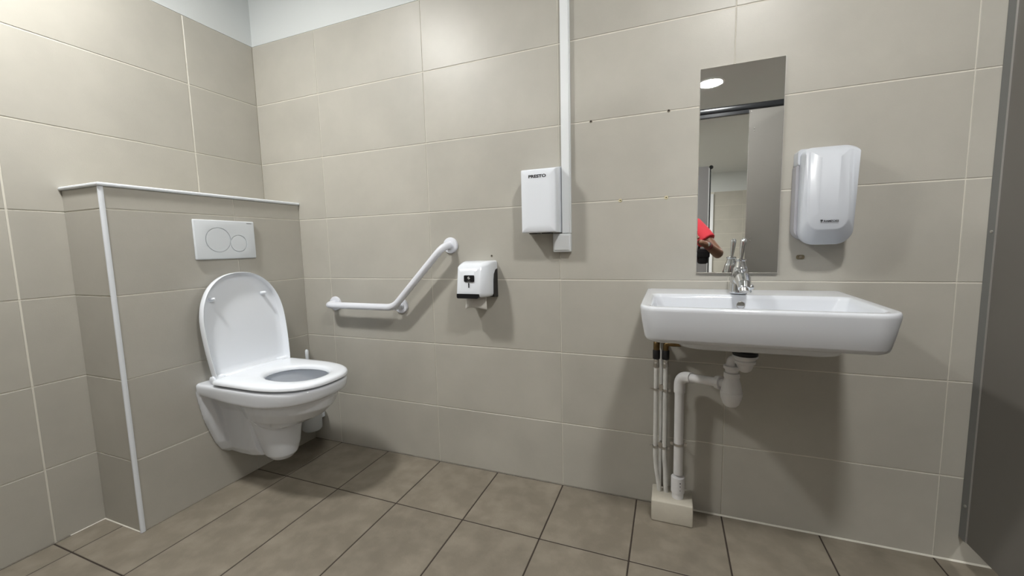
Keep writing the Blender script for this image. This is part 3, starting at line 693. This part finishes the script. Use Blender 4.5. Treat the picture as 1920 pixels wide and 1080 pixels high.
# ---------------------------------------------------------------- the photographer, seen only in the mirror
def skin_body(joints, edges, sub=2, root=0):
    """joints: list of (pos, rx, ry)"""
    me = bpy.data.meshes.new('b'); me.from_pydata([j[0] for j in joints], edges, []); me.update()
    o = bpy.data.objects.new('b', me); COL.objects.link(o)
    md = o.modifiers.new('skin', 'SKIN'); md.use_smooth_shade = True; md.branch_smoothing = 0.6
    for i, j in enumerate(joints):
        v = me.skin_vertices[0].data[i]; v.radius = (j[1], j[2] if len(j) > 2 else j[1]); v.use_root = (i == root)
    s = o.modifiers.new('s', 'SUBSURF'); s.levels = sub; s.render_levels = sub
    bake(o); r = o.data; bpy.data.objects.remove(o); return r
ps = tag(empty('person', (2.05, -2.30, 0)), 'photographer in a red T-shirt and black shorts with a wristwatch, reflected at the mirror edge', 'person')
pel = (2.05, -2.33, .86); bel = (2.05, -2.26, .98); che = (2.05, -2.12, 1.10); nk = (2.05, -2.03, 1.215); hb = (2.04, -1.98, 1.285)
shR = (2.215, -2.06, 1.125); shL = (1.885, -2.06, 1.125)
elR = (2.385, -1.925, .905); wrR = (2.280, -1.690, .985); hdR = (2.215, -1.655, 1.015)
elL = (1.72, -1.90, .92); wrL = (1.865, -1.675, .965); hdL = (1.93, -1.640, .995)
hipR = (2.14, -2.33, .82); hipL = (1.96, -2.33, .82); knR = (2.17, -2.20, .46); knL = (1.93, -2.20, .46); anR = (2.17, -2.30, .09); anL = (1.93, -2.30, .09)
toR = (2.185, -2.15, .035); toL = (1.915, -2.15, .035)
J = [(pel, .105, .085), (bel, .105, .085), (che, .115, .09), (nk, .055, .055), (hb, .05, .05),
     (shR, .06), (elR, .042), (wrR, .027), (hdR, .030, .020), (shL, .06), (elL, .042), (wrL, .027), (hdL, .030, .020),
     (hipR, .085), (knR, .055), (anR, .038), (toR, .035, .025), (hipL, .085), (knL, .055), (anL, .038), (toL, .035, .025)]
E_ = [(0, 1), (1, 2), (2, 3), (3, 4), (2, 5), (5, 6), (6, 7), (7, 8), (2, 9), (9, 10), (10, 11), (11, 12), (0, 13), (13, 14), (14, 15), (15, 16), (0, 17), (17, 18), (18, 19), (19, 20)]
bodym = skin_body(J, E_, 2)
# head as a shaped loft with nose, brow and ears
hc = Vector((2.035, -1.955, 1.395))
def head_mesh():
    prof = [(-.118, .030, .030, .030), (-.108, .048, .050, .024), (-.085, .058, .066, .014), (-.055, .066, .082, .004), (-.02, .072, .092, 0), (.02, .075, .097, -.004), (.055, .073, .095, -.006), (.085, .062, .080, -.006), (.105, .042, .056, -.005), (.116, .016, .020, -.005)]
    rings = []
    for z, a, b, fwd in prof:
        rings.append([(hc.x + a*cos(2*pi*k/24), hc.y + fwd + b*sin(2*pi*k/24), hc.z + z) for k in range(24)])
    skull = loft(rings)
    nose = loft([[(hc.x+dx_*w, hc.y+.088+dd*f, hc.z+z) for dx_, dd in ((-1, 0), (-.4, .8), (.4, .8), (1, 0), (0, -1))] for z, w, f in ((.020, .006, .006), (0, .009, .016), (-.018, .013, .026), (-.026, .013, .022), (-.030, .009, .010))])
    ears = [loft([[(hc.x+s*(.070+d), hc.y-.010+.018*cos(2*pi*k/12), hc.z-.005+.032*sin(2*pi*k/12)) for k in range(12)] for d in (0, .010)]) for s in (-1, 1)]
    neck = tube([nk, hb, hc+Vector((0, -.01, -.06))], [.058, .055, .055], 16)
    return organic(join_me(skull, nose, neck, *ears), .005, 3)
# fingers curled round the phone
def fingers(h, sgn):
    out = []
    for k in range(4):
        b0 = Vector(h) + Vector((sgn*-.008, -.002, .022-.016*k))
        L = (.80, 1.0, .95, .75)[k]
        p = [b0, b0+Vector((-sgn*.030*L, .010, .004)), b0+Vector((-sgn*.052*L, .018, .002)), b0+Vector((-sgn*.066*L, .010, -.002))]
        out.append(tube(p, [.0095, .0088, .0080, .0058], 10))
    t0 = Vector(h) + Vector((0, .004, .020))
    out.append(tube([t0, t0+Vector((-sgn*.012, -.012, .022)), t0+Vector((-sgn*.034, -.006, .030)), t0+Vector((-sgn*.050, .0, .024))], [.0125, .0110, .0095, .0070], 10))
    return out
link('body', join_me(bodym, *fingers(hdR, 1), *fingers(hdL, -1)), M['skin'], ps, True, 80)
hd = link('head', head_mesh(), M['skin'], ps, True, 80)
for s in (-1, 1):
    link('eye', lathe((hc.x+s*.030, hc.y+.086, hc.z+.008), [(0, .010), (.004, .009), (.007, .006)], 'y', 12), M['eye'], hd, True)
    link('pupil', lathe((hc.x+s*.029, hc.y+.092, hc.z+.007), [(0, .0058), (.0025, .0045)], 'y', 12), M['ink'], hd, True)
link('mouth', loft([[(hc.x+.024*cos(2*pi*k/14), hc.y+y, hc.z-.055+.006*sin(2*pi*k/14)) for k in range(14)] for y in (.066, .0875)]), M['lips'], hd, True)
hair = loft([[(hc.x + a*cos(2*pi*k/24), hc.y - .012 + b*sin(2*pi*k/24) - (0.02 if z < .05 else 0), hc.z + z) for k in range(24)] for z, a, b in ((-.04, .070, .075), (0, .079, .085), (.045, .081, .094), (.075, .074, .096), (.10, .058, .074), (.122, .030, .040), (.127, .008, .01))])
link('hair', organic(hair, .006, 2), M['hair'], hd, True, 80)
mid = lambda a, b, t: tuple(a[i]*(1-t)+b[i]*t for i in range(3))
def spine_loft(spec):
    rings = []
    for c, a, b, tilt in spec:   # centre, half width, half depth, forward tilt of the ring plane
        rings.append([(c[0]+a*cos(2*pi*k/28), c[1]+b*sin(2*pi*k/28)*cos(tilt), c[2]-b*sin(2*pi*k/28)*sin(tilt)) for k in range(28)])
    return loft(rings)
torso = spine_loft([((2.05, -2.345, .775), .165, .128, .1), ((2.05, -2.33, .87), .160, .126, .3), ((2.05, -2.262, .98), .162, .128, .5), ((2.05, -2.16, 1.075), .182, .132, .6), ((2.05, -2.085, 1.145), .178, .112, .65), ((2.05, -2.045, 1.190), .115, .085, .6), ((2.05, -2.030, 1.212), .072, .070, .5)])
slv = [tube([mid(che, sh_, .55), sh_, mid(sh_, el_, .25), mid(sh_, el_, .50)], [.085, .080, .074, .070], 20) for sh_, el_ in ((shR, elR), (shL, elL))]
link('t_shirt', organic(join_me(torso, *slv), .006, 6), M['shirt'], ps, True, 80)
JP = [((2.05, -2.33, .90), .138, .115), ((2.05, -2.34, .84), .135, .115), (hipR, .108), (mid(hipR, knR, .8), .082), (hipL, .108), (mid(hipL, knL, .8), .082)]
link('shorts', skin_body(JP, [(0, 1), (1, 2), (2, 3), (1, 4), (4, 5)], 2), M['shorts'], ps, True, 80)
for a, t_ in ((anR, toR), (anL, toL)):
    link('shoe', organic(join_me(tube([(a[0], a[1]-.055, .045), (a[0], a[1], .055), t_, (t_[0], t_[1]+.055, .034)], [.040, .047, .042, .030], 16), box_me(a[0]-.043, a[0]+.043, a[1]-.08, t_[1]+.07, .0015, .022, .006)), .006, 3), M['shoe'], ps, True, 80)
wd = (Vector(wrR)-Vector(elR)).normalized(); wp = Vector(wrR) - wd*.015
wt = link('wristwatch', tube([wp-wd*.010, wp+wd*.010], .0300, 20), mat('red_strap', (.12, .01, .015), .5), ps, True)
link('watch_face', lathe((wp.x+.004, wp.y+.026, wp.z+.012), [(0, .014), (.008, .014), (.010, .011)], 'y', 18), M['chrome'], wt, True)
# phone, right behind the lens position
pm = box_me(-.078, .078, -.0042, .0042, -.038, .038, .004, 3)
pm.transform(Matrix.Translation((2.075, -1.5985, 1.000)) @ Matrix.Rotation(.3694, 4, 'Z'))
ph = empty('phone', (2.075, -1.60, 1.0)); tag(ph, 'black smartphone held sideways by the photographer', 'phone')
link('casing', pm, M['phone'], ph, True, 40)
lens = lathe((0, 0, 0), [(0, .006), (.002, .006)], 'y', 16)
lens.transform(Matrix.Translation((2.105, -1.5845, 1.018)) @ Matrix.Rotation(.3694, 4, 'Z')); link('camera_lens', lens, M['chrome'], ph)
# black bag at the hip
bg = tag(empty('waist_bag', (2.26, -2.10, .86)), 'small black bag hanging at the photographer\'s hip, reflected below the forearm', 'bag')
link('pouch', organic(box_me(2.238, 2.318, -2.16, -2.06, .83, .955, .02, 3), .006, 4), M['shorts'], bg, True, 80)
link('flap', box_me(2.215, 2.328, -2.075, -2.052, .885, .935, .006, 2), M['shorts'], bg, True)
link('strap', tube([(2.250, -2.15, .945), (2.262, -2.14, 1.02), (2.245, -2.12, 1.09)], .009, 8), M['shorts'], bg, True)
